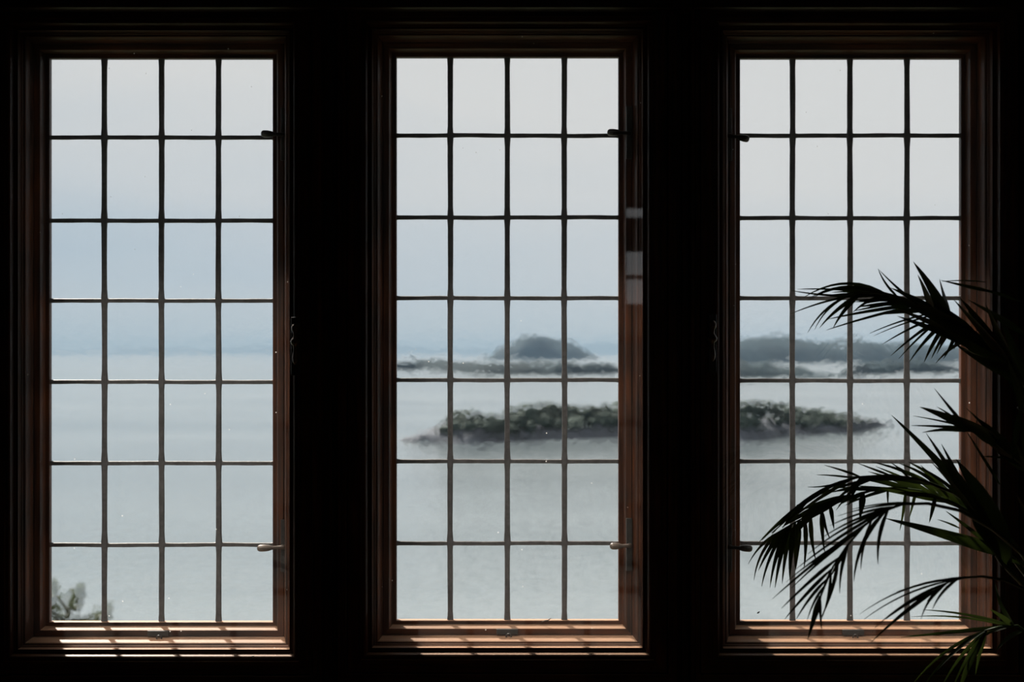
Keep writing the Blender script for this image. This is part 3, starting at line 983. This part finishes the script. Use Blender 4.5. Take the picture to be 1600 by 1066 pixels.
B_L = [(1335, 766, 1238, 803, 8, 4), (1305, 776, 1222, 824, 11, 5), (1340, 772, 1240, 812, 8, 4), (1214, 832, 1169, 882, 5, 5), (1217, 833, 1178, 907, 5, 8), (1226, 829, 1185, 892, 7, 3), (1236, 832, 1190, 917, 6, 6), (1239, 835, 1203, 919, 9, 5), (1244, 838, 1211, 919, 8, 3),
       (1247, 838, 1222, 913, 8, 2), (1251, 830, 1234, 906, 10, 2), (1256, 826, 1243, 892, 13, 1), (1263, 820, 1256, 890, 8, -2), (1271, 812, 1275, 877, 8, -3), (1288, 805, 1289, 866, 8, -2),
       (1286, 800, 1297, 843, 6, -2), (1301, 798, 1303, 827, 7, 0), (1350, 774, 1343, 812, 11, 0), (1386, 757, 1387, 791, 4, 0), (1412, 788, 1406, 829, 5, -1), (1429, 783, 1421, 809, 5, 0), (1458, 788, 1452, 817, 7, 0),
       (1464, 778, 1368, 729, 7, 3), (1474, 774, 1398, 727, 6, 2), (1484, 782, 1408, 733, 7, 6), (1444, 768, 1356, 737, 9, 3), (1424, 764, 1326, 744, 9, 2), (1464, 788, 1336, 759, 9, 2), (1484, 792, 1366, 764, 10, 2),
       (1504, 797, 1398, 749, 11, 3), (1504, 788, 1438, 727, 9, 2), (1524, 803, 1448, 748, 11, 2), (1494, 768, 1418, 722, 5, 8), (1310, 785, 1236, 830, 9, 3), (1290, 795, 1226, 836, 9, 2), (1280, 800, 1232, 845, 7, 1),
       (1300, 770, 1250, 812, 8, 3), (1330, 775, 1262, 806, 9, 3), (1360, 745, 1298, 770, 7, 4), (1350, 750, 1310, 790, 6, 2), (1345, 752, 1325, 790, 6, 2), (1375, 765, 1300, 762, 5, 1), (1400, 770, 1320, 790, 6, 3)]
frond([(1640, 950), (1600, 895), (1560, 842), (1520, 803), (1480, 782), (1440, 768), (1400, 762), (1360, 767), (1320, 780), (1280, 797), (1245, 815), (1212, 834)], B_L, 0.30, 8, 2.0, 0.06, 4)

C_L = [(1400, 790, 1296, 822, 4, 5), (1396, 793, 1282, 842, 4, 6), (1391, 797, 1262, 866, 4, 7), (1380, 803, 1243, 890, 5, 4), (1362, 816, 1207, 936, 6, 3), (1304, 866, 1221, 951, 6, 2),
       (1292, 885, 1226, 968, 6, 2), (1284, 900, 1244, 968, 5, 3), (1278, 912, 1261, 970, 4, 3), (1273, 928, 1262, 999, 10, 0), (1273, 928, 1284, 985, 5, -1), (1303, 868, 1281, 970, 6, -4),
       (1298, 893, 1284, 967, 5, -3), (1324, 854, 1296, 904, 7, 0), (1328, 853, 1312, 928, 6, 4), (1387, 797, 1334, 909, 8, 12), (1362, 812, 1345, 891, 5, 4), (1390, 799, 1372, 882, 7, 6),
       (1420, 787, 1308, 807, 3, 5), (1440, 786, 1328, 797, 3, 5), (1340, 835, 1228, 910, 4, 4), (1345, 828, 1236, 920, 5, 3), (1300, 880, 1275, 960, 4, 3)]
frond([(1650, 930), (1600, 868), (1550, 826), (1500, 798), (1450, 787), (1410, 788), (1380, 799), (1350, 822), (1322, 855), (1302, 885), (1288, 915), (1277, 945)], C_L, 0.72, 7, 2.0, 0.05, 5)

I_L = [(1588, 872, 1383, 810, 20, 3), (1512, 832, 1478, 799, 7, 1), (1500, 826, 1465, 812, 3, 1), (1600, 880, 1500, 838, 16, 2)]
frond([(1650, 960), (1620, 900), (1580, 866), (1540, 848)], I_L, 0.40, 7, 3.0, 0.05, 6)

D_L = [(1504, 902, 1343, 960, 4, 13), (1496, 905, 1350, 968, 3, 10), (1482, 910, 1366, 982, 4, 7), (1468, 916, 1361, 1004, 7, 4), (1478, 908, 1439, 968, 6, 7), (1498, 908, 1457, 952, 5, 5), (1462, 916, 1384, 968, 3, 3),
       (1530, 899, 1400, 925, 4, 5)]
frond([(1650, 960), (1610, 925), (1570, 907), (1535, 901), (1505, 903), (1482, 910), (1462, 922), (1449, 940)], D_L, 0.78, 6, 2.0, 0.05, 7)

E_L = [(1582, 976, 1441, 953, 5, 5), (1576, 974, 1424, 964, 4, 7), (1584, 974, 1408, 996, 7, 0), (1582, 970, 1546, 952, 9, 2), (1584, 968, 1555, 912, 7, -5), (1540, 985, 1427, 1068, 5, 10), (1540, 985, 1444, 1072, 6, 8),
       (1540, 985, 1470, 1076, 6, 6), (1541, 985, 1487, 1080, 7, 5), (1541, 986, 1497, 1086, 13, 4), (1541, 986, 1509, 1046, 8, 4), (1541, 986, 1524, 1055, 9, 2), (1580, 980, 1530, 1000, 8, 5), (1600, 985, 1556, 1018, 8, 5)]
frond([(1650, 1040), (1620, 1000), (1590, 978), (1560, 980), (1538, 986)], E_L, 0.34, 6, 2.5, 0.04, 8)

# the darker fronds that fill the crown towards the room corner
rn = random.Random(77)
for k in range(3):
    base = (1690, 900 - 120 * k)
    tipp = (1590 + 12 * k, 640 + 120 * k)
    rr = []
    for i in range(6):
        t = i / 5
        rr.append((base[0] + (tipp[0] - base[0]) * t, base[1] + (tipp[1] - base[1]) * t - 70 * math.sin(t * 3.1)))
    lv = []
    for i in range(16):
        t = 0.15 + 0.85 * (i // 2) / 7.5
        j = min(4, int(t * 5)); f = t * 5 - j
        bx = rr[j][0] + (rr[j + 1][0] - rr[j][0]) * f; by = rr[j][1] + (rr[j + 1][1] - rr[j][1]) * f
        sg = 1 if i % 2 else -1
        lv.append((bx, by, bx + rn.uniform(10, 60) - 40 + 45 * sg * 0.3, by + sg * rn.uniform(50, 90), 12, 3))
    frond(rr, lv, 0.55 + 0.08 * k, 8, 3, 0.08, 20 + k)

# ------------------------------------------------------------------ small things on the sills
rnd = random.Random(5)
tw = [P(846, 972.5, 0.006), P(852, 970, 0.012), P(856, 969.5, 0.014), P(861, 966.5, 0.012)]
tag(link('twig', tube_mesh('twig', tw, [.0008, .0011, .0010, .0006], 6), M_TWIG), 'tiny dry twig lying at the foot of the middle window', 'twig')
ch = P(395, 1026, 0.088)
bm = bmesh.new(); bmesh.ops.create_icosphere(bm, subdivisions=1, radius=1)
for v in bm.verts: v.co = Vector((v.co.x * 0.0034 + ch.x, v.co.y * 0.002 + ch.y, v.co.z * 0.0022 + ch.z)) + Vector((rnd.gauss(0, .0003), 0, rnd.gauss(0, .0003)))
me = bpy.data.meshes.new('paint_flake'); bm.to_mesh(me); bm.free()
tag(link('paint_flake', me, M_CHIP), 'small white flake of paint below the left window', 'paint flake')
fl = P(1185, 957.5, 0.0665)
fa = tube_verts([fl + Vector((-.0026, 0, -.0016)), fl + Vector((-.001, -.0003, -.0004)), fl + Vector((.001, -.0003, .0008)), fl + Vector((.0026, 0, .002))], [.0005, .0015, .0014, .0006], 8)
fb = tube_verts([fl + Vector((0, 0, 0)), fl + Vector((.0006, 0.0015, -.0022))], [.0003, .0002], 5)
V, Fc = join_lists([fa, fb])
tag(link('fly', mesh_from('fly', V, Fc, True), M_TWIG), 'small dark fly on the lower left glass of the right window', 'fly')
